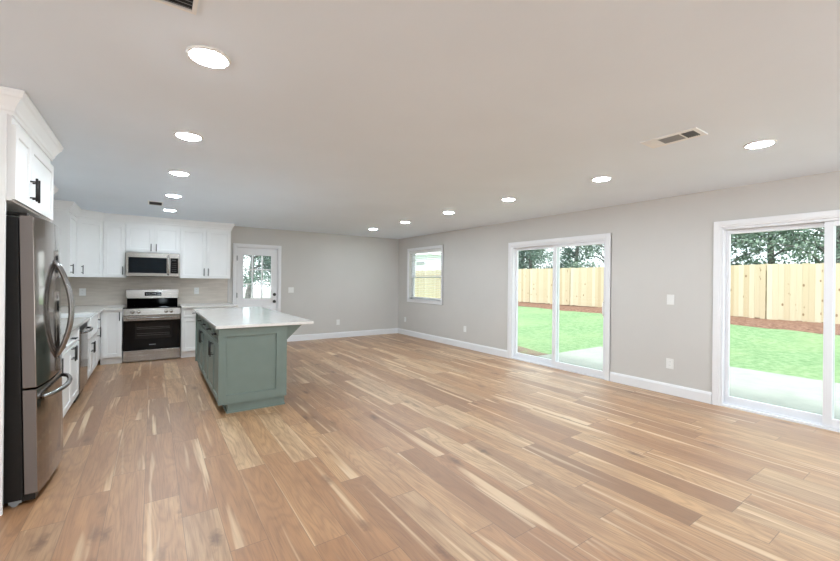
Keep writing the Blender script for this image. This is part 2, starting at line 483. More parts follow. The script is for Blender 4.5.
# baseboards
BP = [(0, 0.0), (0.017, 0.0), (0.017, 0.105), (0.009, 0.128), (0, 0.13)]
def baseboard(name, runs, label=None):
    bm = bmesh.new()
    for r in runs: sweep(bm, r, BP)
    struct(name, bm, 'trim', label, 'baseboard')
baseboard('baseboard_right', [[(XR, YB-0.017), (XR, S1[1]+0.075)], [(XR, S1[0]-0.075), (XR, S2[1]+0.075)], [(XR, S2[0]-0.08), (XR, YW)]], 'white baseboard along the wall of sliding doors')
baseboard('baseboard_back', [[(BD[1]+0.06, YB), (XR, YB)]], 'white baseboard along the back wall beside the door')
bm = bmesh.new(); a = RW
box(bm, a[0]-0.07, a[1]+0.07, YW, YW+0.018, 2.25, 2.32); box(bm, a[0]-0.07, a[1]+0.07, YW, YW+0.018, 0.03, 0.10)
box(bm, a[0]-0.07, a[0], YW, YW+0.018, 0.10, 2.25); box(bm, a[1], a[1]+0.07, YW, YW+0.018, 0.10, 2.25)
for k in range(5):
    c_ = a[0]+(a[1]-a[0])*k/4; box(bm, c_-0.03, c_+0.03, YW-0.08, YW-0.04, 0.10, 2.25)
struct('trim_1', bm, 'trim')  # frame of the added rear window
bm = bmesh.new(); a = SW
box(bm, XW, XW+0.018, a[0]-0.07, a[1]+0.07, 2.25, 2.32); box(bm, XW, XW+0.018, a[0]-0.07, a[1]+0.07, 0.03, 0.10)
box(bm, XW, XW+0.018, a[0]-0.07, a[0], 0.10, 2.25); box(bm, XW, XW+0.018, a[1], a[1]+0.07, 0.10, 2.25)
for k in range(6):
    c_ = a[0]+(a[1]-a[0])*k/5; box(bm, XW-0.08, XW-0.04, c_-0.03, c_+0.03, 0.10, 2.25)
struct('trim_4', bm, 'trim')  # frame of the added side window

# ------------------------------------------------------------------ sliding doors
def casing(bm, y0, y1, z1, w=0.07, z0=0.0, bottom=False):
    """flat stepped casing on the room face of the right wall"""
    for a, b in ((0.0, 0.016), (0.012, 0.022)):
        o = a and 0.018
        box(bm, XR-b, XR, y0-w+0, y0-o, z0, z1+w); box(bm, XR-b, XR, y1+o, y1+w, z0, z1+w)
        box(bm, XR-b, XR, y0-o, y1+o, z1+o, z1+w)
        if bottom: box(bm, XR-b, XR, y0-o, y1+o, z0, z0+w-o)
def rect_frame(bm, x0, x1, y0, y1, z0, z1, l, r, t, b):
    box(bm, x0, x1, y0, y0+l, z0, z1); box(bm, x0, x1, y1-r, y1, z0, z1)
    box(bm, x0, x1, y0+l, y1-r, z1-t, z1); box(bm, x0, x1, y0+l, y1-r, z0, z0+b)
def slider(n, S, inner_low, label):
    """inner_low: True when the sash nearer the camera (low y) runs on the inner track"""
    y0, y1, z1 = S
    d = thing('door_%d' % n, label, 'sliding door', (XR, (y0+y1)/2, 0), kind='structure')
    bm = bmesh.new(); casing(bm, y0, y1, z1); link('casing', bm, 'trim', d, bevel=0.002)
    bm = bmesh.new(); rect_frame(bm, XR+0.002, XR+T-0.01, y0, y1, 0.0, z1, 0.018, 0.018, 0.025, 0.022)
    box(bm, XR+0.035, XR+0.045, y0+0.018, y1-0.018, 0.022, 0.04); box(bm, XR+0.088, XR+0.098, y0+0.018, y1-0.018, 0.022, 0.04)
    link('frame', bm, 'vinyl', d)
    mid = (y0+y1)/2
    for low in (True, False):
        inner = (low == inner_low)
        xa, xb = (XR+0.022, XR+0.062) if inner else (XR+0.078, XR+0.118)
        a, b = (y0+0.019, mid+0.032) if low else (mid-0.032, y1-0.019)
        bm = bmesh.new(); rect_frame(bm, xa, xb, a, b, 0.024, z1-0.027, 0.032 if low else 0.062, 0.062 if low else 0.032, 0.045, 0.082)
        p = link('sliding_panel' if inner else 'fixed_panel', bm, 'vinyl', d, bevel=0.003)
        bm = bmesh.new(); box(bm, (xa+xb)/2-0.002, (xa+xb)/2+0.002, a+(0.029 if low else 0.058), b-(0.058 if low else 0.029), 0.10, z1-0.068)
        link('glass_pane', bm, 'glass', p)
        if inner:
            hy = a+0.020 if low else b-0.020
            bm = bmesh.new()
            tube(bm, [(xa, hy, 0.90), (xa-0.028, hy, 0.915), (xa-0.036, hy, 0.96), (xa-0.036, hy, 1.04), (xa-0.028, hy, 1.085), (xa, hy, 1.10)], 0.008)
            box(bm, xa-0.006, xa, hy-0.015, hy+0.015, 0.885, 1.115)
            link('handle', bm, 'plastic', p)
    return d
slider(1, S1, True, 'white sliding glass patio door farther from the camera, between window and light switch')
slider(2, S2, True, 'white sliding glass patio door cut off by the right edge, nearest the camera')

# ------------------------------------------------------------------ window with blind
w = thing('window_1', 'white double-hung window with half-open blind near the far corner', 'window', (XR, (WN[0]+WN[1])/2, WN[2]), kind='structure')
bm = bmesh.new(); casing(bm, WN[0], WN[1], WN[3], 0.062, WN[2]-0.062, True)
link('casing', bm, 'trim', w, bevel=0.002)
bm = bmesh.new(); box(bm, XR-0.034, XR+0.05, WN[0]-0.02, WN[1]+0.02, WN[2]-0.004, WN[2]+0.018); link('sill', bm, 'trim', w)
bm = bmesh.new(); rect_frame(bm, XR+0.08, XR+0.15, WN[0], WN[1], WN[2], WN[3], 0.03, 0.03, 0.03, 0.03); link('frame', bm, 'vinyl', w)
for nm, z0, z1, xa in (('lower_sash', WN[2]+0.03, 1.47, XR+0.088), ('upper_sash', 1.435, WN[3]-0.03, XR+0.118)):
    bm = bmesh.new(); rect_frame(bm, xa, xa+0.028, WN[0]+0.03, WN[1]-0.03, z0, z1, 0.035, 0.035, 0.03, 0.035)
    s = link(nm, bm, 'vinyl', w)
    bm = bmesh.new(); box(bm, xa+0.012, xa+0.016, WN[0]+0.06, WN[1]-0.06, z0+0.03, z1-0.026); link('glass_pane', bm, 'glass', s)
bl = thing('window_blind', 'white horizontal slat blind lowered in the double-hung window', 'blind', (XR+0.05, (WN[0]+WN[1])/2, WN[3]))
bx('headrail', 'plastic', bl, XR+0.012, XR+0.075, WN[0]+0.012, WN[1]-0.012, WN[3]-0.075, WN[3]-0.006)
bm = bmesh.new()
for i in range(24):
    z = WN[3]-0.11 - i*0.0418
    box(bm, -0.022, 0.022, WN[0]+0.016, WN[1]-0.016, -0.001, 0.0012, Matrix.Translation((XR+0.046, 0, z)) @ Matrix.Rotation(0.22, 4, 'Y'))
link('slats', bm, 'plastic', bl)
bx('bottom_rail', 'plastic', bl, XR+0.022, XR+0.070, WN[0]+0.016, WN[1]-0.016, WN[2]+0.05, WN[2]+0.075)
for yy in (WN[0]+0.2, WN[1]-0.2):
    bm = bmesh.new(); tube(bm, [(XR+0.046, yy, WN[2]+0.06), (XR+0.046, yy, WN[3]-0.02)], 0.0012, 5)
    link('ladder_cord', bm, 'plastic', bl)

# ------------------------------------------------------------------ back door
d = thing('door_3', 'white back door with nine glass lites and black knob', 'door', ((BD[0]+BD[1])/2, YB, 0), kind='structure')
bm = bmesh.new()
for o, b in ((0.0, 0.015), (0.016, 0.021)):
    box(bm, BD[0]-0.062, BD[0]-o, YB-b, YB, 0, BD[2]+0.06); box(bm, BD[1]+o, BD[1]+0.062, YB-b, YB, 0, BD[2]+0.06)
    box(bm, BD[0]-o, BD[1]+o, YB-b, YB, BD[2]+o, BD[2]+0.06)
link('casing', bm, 'trim', d, bevel=0.002)
bm = bmesh.new()
box(bm, BD[0], BD[0]+0.012, YB+0.001, YB+T, 0, BD[2]); box(bm, BD[1]-0.012, BD[1], YB+0.001, YB+T, 0, BD[2]); box(bm, BD[0]+0.012, BD[1]-0.012, YB+0.001, YB+T, BD[2]-0.012, BD[2])
box(bm, BD[0]+0.012, BD[1]-0.012, YB+0.02, YB+T, 0, 0.018)
box(bm, BD[0]+0.012, BD[0]+0.03, YB+0.062, YB+0.10, 0, BD[2]-0.012); box(bm, BD[1]-0.03, BD[1]-0.012, YB+0.062, YB+0.10, 0, BD[2]-0.012); box(bm, BD[0]+0.03, BD[1]-0.03, YB+0.062, YB+0.10, BD[2]-0.035, BD[2]-0.012)
link('jamb', bm, 'trim', d)
sx0, sx1, gx0, gx1, gz0, gz1 = BD[0]+0.016, BD[1]-0.016, 1.535, 2.10, 0.955, 1.868
ya, yb = YB+0.018, YB+0.060
bm = bmesh.new()
box(bm, sx0, gx0, ya, yb, 0.022, 2.008); box(bm, gx1, sx1, ya, yb, 0.022, 2.008)
box(bm, gx0, gx1, ya, yb, gz1, 2.008); box(bm, gx0, gx1, ya, yb, 0.022, gz0)
slab = link('door_slab', bm, 'trim', d)
bm = bmesh.new()
for x in (1, 2):
    xx = gx0+(gx1-gx0)*x/3; box(bm, xx-0.011, xx+0.011, ya+0.004, yb-0.004, gz0, gz1)
    zz = gz0+(gz1-gz0)*x/3; box(bm, gx0, gx1, ya+0.005, yb-0.005, zz-0.011, zz+0.011)
for a in (0, 1):
    box(bm, gx0-0.022, gx0+0.008, ya-0.008, ya+0.004, gz0-0.022, gz1+0.022) if a == 0 else box(bm, gx1-0.008, gx1+0.022, ya-0.008, ya+0.004, gz0-0.022, gz1+0.022)
    box(bm, gx0+0.008, gx1-0.008, ya-0.008, ya+0.004, gz1-0.008 if a else gz0-0.022, gz1+0.022 if a else gz0+0.008)
link('muntin_grid', bm, 'trim', slab)
bx('glass_pane', 'glass', slab, gx0-0.005, gx1+0.005, (ya+yb)/2-0.002, (ya+yb)/2+0.002, gz0-0.005, gz1+0.005)
for hx, z in ((gx0+0.10, 0.2), (gx0+0.40, 0.2)):
    pass
bm = bmesh.new(); shaker(bm, 0.25, 0.6, frame_mtx((1.535, ya, 0.18), (1, 0, 0), (0, -1, 0)), 0.02, 0.008, 0.006); link('raised_panel', bm, 'trim', slab)
bm = bmesh.new(); shaker(bm, 0.25, 0.6, frame_mtx((1.85, ya, 0.18), (1, 0, 0), (0, -1, 0)), 0.02, 0.008, 0.006); link('raised_panel', bm, 'trim', slab)
bm = bmesh.new()
disc(bm, (2.166, ya, 0.887), (0, -1, 0), 0.032, 0.008); disc(bm, (2.166, ya-0.008, 0.887), (0, -1, 0), 0.011, 0.03, 16)
tube(bm, [(2.166, ya-0.030, 0.887), (2.166, ya-0.038, 0.887), (2.166, ya-0.052, 0.887), (2.166, ya-0.062, 0.887)], 0.028, 20, True, 0.018)
o = link('knob', bm, 'black', d, True); o['label'] = 'round black door knob'
bm = bmesh.new(); disc(bm, (2.166, ya, 1.037), (0, -1, 0), 0.033, 0.012); box(bm, 2.162, 2.170, ya-0.03, ya-0.012, 1.022, 1.052)
o = link('deadbolt', bm, 'black', d); o['label'] = 'black deadbolt above the knob'
for z in (0.30, 0.98, 1.74):
    bm = bmesh.new(); tube(bm, [(BD[0]+0.012, YB-0.004, z), (BD[0]+0.012, YB-0.004, z+0.10)], 0.007, 8)
    box(bm, BD[0]+0.012, BD[0]+0.03, YB-0.004, YB-0.001, z, z+0.10)
    link('hinge', bm, 'hinge', d)

# ------------------------------------------------------------------ recessed lights
LROW = [2.136, 3.409, 4.668, 5.985, 7.300]
RROW = [0.992, 2.262, 3.530, 4.775, 6.045, 7.296]
llab = ['recessed ceiling light nearest the camera in the row over the kitchen aisle', 'second recessed light from the camera in the kitchen aisle row',
        'middle recessed light of the five in the kitchen aisle row', 'fourth recessed light in the kitchen aisle row, beside the small ceiling vent',
        'farthest recessed light in the kitchen aisle row, closest to the microwave cabinets']
rlab = ['recessed ceiling light nearest the camera beside the sliding doors, right of the ceiling vent', 'second recessed light along the row by the sliding doors',
        'third recessed light along the row by the sliding doors, before the far slider', 'fourth recessed light along the right row, between far slider and window',
        'fifth recessed light along the right row, just before the last one', 'farthest recessed light of the right row, closest to the room corner']
def make_can(x, y, label, group):
    t = thing('recessed_light', label, 'ceiling light', (x, y, H), group)
    bm = bmesh.new(); ring_profile(bm, (x, y), [(0.079, H-0.002), (0.083, H-0.010), (0.094, H-0.006), (0.097, H), (0.079, H)])
    link('trim_ring', bm, 'plastic', t, True)
    bm = bmesh.new(); ring_profile(bm, (x, y), [(0.0005, H-0.019), (0.025, H-0.018), (0.050, H-0.0155), (0.068, H-0.011), (0.079, H-0.004), (0.079, H-0.001), (0.0005, H-0.001)])
    link('lens', bm, 'lamp', t, True)
    return t
can = make_can(0.214, LROW[0], llab[0], 'recessed lights over the kitchen aisle')
for y, lb in zip(LROW[1:], llab[1:]):
    c = copy_tree(can); c.location = (0.214, y, H); c['label'] = lb
for y, lb in zip(RROW, rlab):
    c = copy_tree(can); c.location = (3.800, y, H); c['label'] = lb; c['group'] = 'recessed lights along the sliding doors'
for x, y in ((0.214, 0.866), (0.214, -0.40), (3.80, -0.28), (3.80, -1.55), (0.214, -1.67)):  # unseen lamps added to brighten the room
    c = copy_tree(can); c.location = (x, y, H); c['label'] = 'added recessed light behind the camera, unseen, brightening the room'; c['group'] = 'added recessed lights behind the camera'

# ------------------------------------------------------------------ ceiling vents
t = thing('ceiling_vent', 'white rectangular ceiling register near the sliding doors', 'vent', (3.145, 1.32, H))
bm = bmesh.new(); rx0, rx1, ry0, ry1 = 3.045, 3.245, 1.135, 1.505
for a in ((rx0, rx1, ry0, ry0+0.03), (rx0, rx1, ry1-0.03, ry1), (rx0, rx0+0.035, ry0+0.03, ry1-0.03), (rx1-0.035, rx1, ry0+0.03, ry1-0.03),
          (rx0+0.035, rx1-0.035, 1.245, 1.258), (rx0+0.035, rx1-0.035, 1.40, 1.413)):
    box(bm, a[0], a[1], a[2], a[3], H-0.008, H)
link('vent_frame', bm, 'plastic', t, bevel=0.002)
bx('duct_shade_sheet', 'shadow_duct', t, rx0+0.035, rx1-0.035, ry0+0.03, ry1-0.03, H-0.0015, H)
def louvers(y0, y1, nn, tilt, mat):
    bm = bmesh.new()
    for i in range(nn):
        y = y0+(y1-y0)*(i+0.5)/nn
        m = Matrix.Translation((0, y, H-0.005)) @ Matrix.Rotation(tilt, 4, 'X')
        box(bm, rx0+0.035, rx1-0.035, -0.006, 0.006, -0.0005, 0.0005, m)
    link('louver_bank', bm, mat, t)
louvers(1.413, 1.475, 9, 0.1, 'plastic'); louvers(1.258, 1.40, 13, 0.15, 'greyslat'); louvers(1.165, 1.245, 6, -0.9, 'slot')  # bank colours paint lit and shaded vanes of one register
def small_vent(x0, x1, y0, y1, label, mat):
    t = thing('ceiling_vent', label, 'vent', ((x0+x1)/2, (y0+y1)/2, H))
    f = 0.016
    bm = bmesh.new()
    for a in ((x0, x1, y0, y0+f), (x0, x1, y1-f, y1), (x0, x0+f, y0+f, y1-f), (x1-f, x1, y0+f, y1-f)): box(bm, *a, H-0.008, H)
    link('vent_frame', bm, 'plastic', t)
    bx('duct_shade_sheet', 'shadow_duct', t, x0+f, x1-f, y0+f, y1-f, H-0.0015, H)
    bm = bmesh.new(); k = int((y1-y0-2*f)/0.022)
    for i in range(k):
        y = y0+f+(y1-y0-2*f)*(i+0.5)/k
        m = Matrix.Translation((0, y, H-0.005)) @ Matrix.Rotation(0.5, 4, 'X')
        box(bm, x0+f, x1-f, -0.007, 0.007, -0.0006, 0.0006, m)
    link('louver_bank', bm, mat, t)
small_vent(-0.065, 0.115, 6.60, 6.90, 'small grey ceiling vent beside the far kitchen lights', 'slot')
small_vent(-0.07, 0.135, 1.45, 1.815, 'ceiling register cut off by the top edge of the photo', 'greyslat')

# ------------------------------------------------------------------ outlets and switches
def plate(name, label, cat, mtx, w, h, kind, group):
    """mtx maps (u,n,z) with origin at plate centre"""
    t = thing(name, label, cat, mtx.translation, group)
    def L(n_, mat, *bs):
        bm = bmesh.new()
        for b in bs: box(bm, *b, mtx=mtx)
        return link(n_, bm, mat, t)
    L('cover_plate', 'plastic', (-w/2, w/2, 0, 0.006, -h/2, h/2))
    if kind == 'outlet':
        for s in (-1, 1):
            r = L('receptacle', 'plastic', (-0.017, 0.017, 0.006, 0.0085, s*0.021-0.014, s*0.021+0.014))
            bm = bmesh.new()
            for q in (-1, 1): box(bm, q*0.006-0.001, q*0.006+0.001, 0.0085, 0.0089, s*0.021-0.002, s*0.021+0.007, mtx=mtx)
            link('slots', bm, 'slot', r)
    else:
        k = 2 if w > 0.1 else 1
        for i in range(k):
            c = (i-(k-1)/2)*0.046
            L('switch_rocker', 'plastic', (c-0.016, c+0.016, 0.006, 0.010, -0.033, 0.033))
RT = lambda y, z: frame_mtx((XR, y, z), (0, 1, 0), (-1, 0, 0))
BK = lambda x, z, y=YB: frame_mtx((x, y, z), (1, 0, 0), (0, -1, 0))
plate('light_switch', 'white light switch on the wall between the two sliding doors', 'switch', RT(2.222, 1.17), 0.082, 0.125, 'switch', None)
plate('wall_outlet', 'white outlet low on the wall below the light switch between sliding doors', 'outlet', RT(2.222, 0.380), 0.082, 0.125, 'outlet', 'wall outlets')
plate('wall_outlet', 'white outlet low on the right wall between window and far sliding door', 'outlet', RT(6.056, 0.391), 0.078, 0.12, 'outlet', 'wall outlets')
plate('wall_outlet', 'white outlet low under the window in the far right corner', 'outlet', RT(8.345, 0.385), 0.078, 0.12, 'outlet', 'wall outlets')
plate('wall_outlet', 'white outlet low on the back wall right of the back door', 'outlet', BK(3.622, 0.366), 0.078, 0.125, 'outlet', 'wall outlets')
plate('light_switch', 'white double light switch on the back wall beside the back door', 'switch', BK(2.516, 1.132), 0.118, 0.12, 'switch', None)
YT = YB-0.008
bm = bmesh.new(); box(bm, XL, -0.385, YT, YB, 0.885, 1.40); box(bm, -0.385, 0.405, YT, YB, 0.60, 1.46); box(bm, 0.405, 1.25, YT, YB, 0.885, 1.40)
box(bm, XL, XL+0.008, 4.28, YT, 0.885, 1.40)
struct('backsplash', bm, 'tile', 'greige tile backsplash between countertop and wall cabinets', 'backsplash')
bx('trim_2', 'hinge', None, 1.25, 1.262, YT-0.002, YB, 0.885, 1.385)['kind'] = 'structure'
plate('wall_outlet', 'white outlet on the tile backsplash left of the range', 'outlet', BK(-0.978, 1.115, YT), 0.085, 0.125, 'outlet', 'backsplash outlets')
plate('wall_outlet', 'white outlet on the tile backsplash right of the range', 'outlet', BK(0.703, 1.126, YT), 0.08, 0.125, 'outlet', 'backsplash outlets')

# ------------------------------------------------------------------ cabinet helpers
def pull(parent, mtx, u, z, length, vertical=True, r=0.0065, so=0.032, mat='black', n0=0.02):
    bm = bmesh.new()
    P = lambda a, n, b: mtx @ Vector((a, n, b))
    h = length/2
    if vertical:
        tube(bm, [P(u, n0+so, z-h), P(u, n0+so, z+h)], r, 10)
        for s in (-1, 1): tube(bm, [P(u, n0-0.009, z+s*(h-0.022)), P(u, n0+so, z+s*(h-0.022))], r*0.75, 8)
    else:
        tube(bm, [P(u-h, n0+so, z), P(u+h, n0+so, z)], r, 10)
        for s in (-1, 1): tube(bm, [P(u+s*(h-0.022), n0-0.009, z), P(u+s*(h-0.022), n0+so, z)], r*0.75, 8)
    return link('handle', bm, mat, parent, True)
G = 0.0038
def door(parent, mtx, u0, u1, z0, z1, hu=None, hz=None, hl=0.16, mat='cab', name='door', stile=0.058):
    bm = bmesh.new()
    shaker(bm, u1-u0-2*G, z1-z0-2*G, mtx @ Matrix.Translation((u0+G, 0, z0+G)), stile)
    o = link(name, bm, mat, parent)
    if hu is not None: pull(o, mtx, hu, hz, hl, True)
    return o
def drawer(parent, mtx, u0, u1, z0, z1, hl=0.13, mat='cab', stile=0.035):
    bm = bmesh.new()
    shaker(bm, u1-u0-2*G, z1-z0-2*G, mtx @ Matrix.Translation((u0+G, 0, z0+G)), stile)
    o = link('drawer', bm, mat, parent)
    pull(o, mtx, (u0+u1)/2, (z0+z1)/2, hl, False)
    return o
CT = 0.885            # perimeter countertop top
CB = CT-0.032         # cabinet top

# ------------------------------------------------------------------ refrigerator enclosure
t = thing('wall_cabinet', 'white two-door cabinet above the refrigerator with tall side panels and crown molding', 'cabinet', (-0.98, 3.725, 1.81))
bx('cabinet_box', 'cab', t, XL+0.004, -0.682, 3.207, 4.243, 1.81, 2.302)
bx('side_panel', 'cab', t, XL+0.002, -0.700, 3.185, 3.2055, 0, 2.302)
bx('side_panel', 'cab', t, XL+0.002, -0.700, 4.2445, 4.265, 0, 2.302)
FM = frame_mtx((-0.682, 3.20, 0), (0, 1, 0), (1, 0, 0))
door(t, FM, 0.0, 0.355, 1.815, 2.255, 0.325, 1.935, 0.15)
door(t, FM, 0.355, 1.05, 1.815, 2.255, 0.388, 1.935, 0.15)
CP = [(0.0, 2.30), (0.010, 2.30), (0.012, 2.318), (0.020, 2.326), (0.024, 2.345), (0.050, 2.392), (0.058, 2.400), (0.062, 2.418), (0.066, 2.425), (0.066, 2.438), (0.0, 2.438)]
bm = bmesh.new(); sweep(bm, [(XL+0.002, 3.205), (-0.684, 3.205), (-0.684, 4.265), (XL+0.002, 4.265)], CP)
link('crown_molding', bm, 'cab', t)
bm = bmesh.new(); box(bm, XL+0.004, -0.684, 3.206, 4.244, 2.30, 2.436); link('crown_backing', bm, 'cab', t)

# hidden run beyond the fridge: wall cabinet that shows only its crown
t = thing('wall_cabinet', 'white wall cabinet mostly hidden beyond the refrigerator, only its crown showing', 'cabinet', (-1.15, 5.3, 1.385))
bx('cabinet_box', 'cab', t, XL+0.004, -1.02, 4.30, 6.33, 1.385, 2.30)
FM = frame_mtx((-1.02, 4.30, 0), (0, 1, 0), (1, 0, 0))
for i in range(4): door(t, FM, i*0.507, (i+1)*0.507, 1.385, 2.275, i*0.507+(0.47 if i % 2 == 0 else 0.037), 1.49, 0.14)
bm = bmesh.new(); sweep(bm, [(-1.02, 4.30), (-1.02, 6.33), (XL+0.002, 6.33)], [(o_, z) for o_, z in CP]); link('crown_molding', bm, 'cab', t)

# ------------------------------------------------------------------ refrigerator (leans very slightly back on its levelling feet)
SH = -0.021
def shear(bm):
    for v in bm.verts: v.co.x += SH*v.co.z
    return bm
F0, F1, FX = 3.255, 4.06, -0.560      # near side, far side, door corner plane at floor
FD = 0.060                             # door thickness
fr = thing('refrigerator', 'stainless french door refrigerator with bottom freezer in white enclosure', 'refrigerator', (-0.95, (F0+F1)/2, 0))
bm = bmesh.new(); box(bm, -1.24, FX-FD-0.006, F0, F1, 0.035, 1.725); link('case', shear(bm), 'case', fr, bevel=0.004)['label'] = 'black textured case side'
def curved_front(y0, y1, z0, z1, bulge=0.034, edge=0.010):
    bm = bmesh.new(); n = 14
    yc, hw = (F0+F1)/2, (F1-F0)/2
    front = []; back = []
    for i in range(n+1):
        y = y0+(y1-y0)*i/n
        q = (y-yc)/hw
        x = FX + bulge*(1-q*q)
        front.append((x, y)); back.append((FX-FD, y))
    poly = [back[0]] + front + back[:0:-1]
    prism(bm, poly, z0, z1)
    return shear(bm)
ym = (F0+F1)/2
for a, b, s in ((F0, ym-0.003, -1), (ym+0.003, F1, 1)):
    dr = link('door', curved_front(a, b, 0.70, 1.735), 'steelv', fr, bevel=0.003)
    bm = bmesh.new()
    pts = []
    for k in range(17):
        q = k/16; z = 0.82+q*0.66
        bow = math.sin(PI*q)
        yy = ym + s*0.036
        xx = FX+0.032+0.082*bow**0.8
        pts.append((xx, yy, z))
    tube(bm, pts, 0.012, 12)
    link('handle', shear(bm), 'handle', dr, True)
fz = link('freezer_drawer', curved_front(F0, F1, 0.062, 0.688), 'steelv', fr, bevel=0.003)
bm = bmesh.new(); pts = []
for k in range(17):
    q = k/16; y = F0+0.07+q*(F1-F0-0.14); c = (y-ym)/((F1-F0)/2)
    pts.append((FX+0.034*(1-c*c)+0.004+0.052*min(1, (math.sin(PI*q))**0.45), y, 0.625))
tube(bm, pts, 0.0145, 12); link('handle', shear(bm), 'handle', fz, True)
# painted grey door sides
bm = bmesh.new(); box(bm, FX-FD+0.001, FX-0.003, F0-0.002, F0+0.0005, 0.704, 1.731); link('door_side', shear(bm), 'steelgrey', fr)['label'] = 'flat grey side of the door'
bm = bmesh.new(); box(bm, FX-FD+0.001, FX-0.003, F0-0.002, F0+0.0005, 0.066, 0.684); link('door_side', shear(bm), 'steelgrey', fr)['label'] = 'flat grey side of the freezer drawer'
bm = bmesh.new(); box(bm, FX-0.12, FX-0.015, F0+0.01, F1-0.01, 0.022, 0.058); link('base_grille', bm, 'black', fr)
for yy in (F0+0.035, F1-0.035):
    bm = bmesh.new(); tube(bm, [(FX-0.105, yy-0.028, 0.018), (FX-0.105, yy+0.028, 0.018)], 0.018, 14); box(bm, FX-0.13, FX-0.075, yy-0.03, yy+0.03, 0.018, 0.04)
    link('levelling_foot', bm, 'foot', fr)
for yy in (F0+0.05, F1-0.05):
    bm = bmesh.new(); box(bm, FX-0.15, FX-0.03, yy-0.03, yy+0.03, 1.736, 1.755); link('hinge_cover', shear(bm), 'case', fr, bevel=0.004)

# ------------------------------------------------------------------ base cabinets, left run
XB, XD = -0.665, -0.665
LM = frame_mtx((XD, 0, 0), (0, 1, 0), (1, 0, 0))
def base_left(y0, y1, label, fronts):
    t = thing('base_cabinet', label, 'cabinet', ((XL+XB)/2, (y0+y1)/2, 0))
    bx('cabinet_box', 'cab', t, XL+0.003, XB, y0, y1, 0.10, fronts.get('top', CB))
    bx('toe_kick', 'cab', t, XL+0.003, -0.715, y0, y1, 0.0, 0.10)
    for k in fronts.get('drawers', ()): drawer(t, LM, *k)
    for k in fronts.get('doors', ()): door(t, LM, *k)
    return t
base_left(4.27, 4.61, 'narrow white base cabinet right behind the refrigerator', {'drawers': [(4.275, 4.608, 0.69, 0.845, 0.10)], 'doors': [(4.275, 4.608, 0.11, 0.685, 4.36, 0.62, 0.14)]})
base_left(4.612, 5.535, 'white base cabinet with one drawer over two doors left of the dishwasher',
          {'drawers': [(4.615, 5.532, 0.69, 0.845, 0.11)],
           'doors': [(4.615, 5.07, 0.11, 0.685, 5.03, 0.62, 0.14), (5.07, 5.532, 0.11, 0.685, 5.11, 0.62, 0.14)]})
dw = thing('dishwasher', 'stainless dishwasher in the left cabinet run beyond the refrigerator', 'dishwasher', (-0.98, 5.845, 0))
bx('case', 'case', dw, XL+0.01, XB-0.012, 5.547, 6.143, 0.02, CB-0.004)
bm = bmesh.new(); box(bm, XB-0.012, XB+0.028, 5.548, 6.142, 0.105, CB-0.075); dd = link('door', bm, 'steelv', dw, bevel=0.004)
bx('control_strip', 'black', dw, XB-0.012, XB+0.020, 5.548, 6.142, CB-0.073, CB-0.006)
bm = bmesh.new(); pts = [(XB+0.03+0.055*min(1, math.sin(PI*k/14)**0.35), 5.58+0.53*k/14, 0.765) for k in range(15)]
tube(bm, pts, 0.013, 12); link('handle', bm, 'handle', dd, True)
bx('kick_plate', 'black', dw, XB-0.08, XB-0.055, 5.55, 6.14, 0.0, 0.10)
SK0, SK1 = 6.17, 6.95
base_left(6.15, 6.968, 'white sink base cabinet with low doors under the apron sink',
          {'top': 0.60, 'doors': [(6.155, 6.56, 0.11, 0.595, 6.515, 0.465, 0.14), (6.56, 6.965, 0.11, 0.595, 6.605, 0.465, 0.14)]})
sk = bmesh.new()
def rr(x0, x1, y0, y1, r, n=5):
    out = []
    for cx, cy, a in ((x1-r, y0+r, -PI/2), (x1-r, y1-r, 0), (x0+r, y1-r, PI/2), (x0+r, y0+r, PI)):
        for k in range(n+1):
            q = a+PI/2*k/n; out.append((cx+r*math.cos(q), cy+r*math.sin(q)))
    return out
sx0_, sx1_ = -1.12, -0.615
def ringz(poly, z): return [sk.verts.new((x, y, z)) for x, y in poly]
R1 = ringz(rr(sx0_+0.004, sx1_-0.006, SK0+0.006, SK1-0.006, 0.03), 0.615); R2 = ringz(rr(sx0_, sx1_, SK0, SK1, 0.035), 0.635); R3 = ringz(rr(sx0_, sx1_, SK0, SK1, 0.035), 0.868)
R4 = ringz(rr(sx0_+0.006, sx1_-0.006, SK0+0.006, SK1-0.006, 0.03), 0.876); R5 = ringz(rr(sx0_+0.022, sx1_-0.022, SK0+0.022, SK1-0.022, 0.03), 0.874); R6 = ringz(rr(sx0_+0.035, sx1_-0.035, SK0+0.035, SK1-0.035, 0.04), 0.66)
for a, b in ((R1, R2), (R2, R3), (R3, R4), (R4, R5), (R5, R6)):
    n = len(a)
    for i in range(n): sk.faces.new((a[i], a[(i+1) % n], b[(i+1) % n], b[i]))
sk.faces.new(R1[::-1]); sk.faces.new(R6)
s = thing('kitchen_sink', 'white apron-front farmhouse sink in the left counter run', 'sink', (-0.87, 6.56, 0.615))
link('basin', sk, 'sink', s, False)
bm = bmesh.new(); disc(bm, (-0.87, 6.56, 0.6605), (0, 0, 1), 0.045, 0.004); link('drain', bm, 'hinge', s)
base_left(6.972, 7.785, 'white corner base cabinet with drawer and door between sink and range wall',
          {'drawers': [(6.976, 7.30, 0.69, 0.845, 0.10)], 'doors': [(6.976, 7.30, 0.11, 0.685, 7.23, 0.58, 0.15)]})

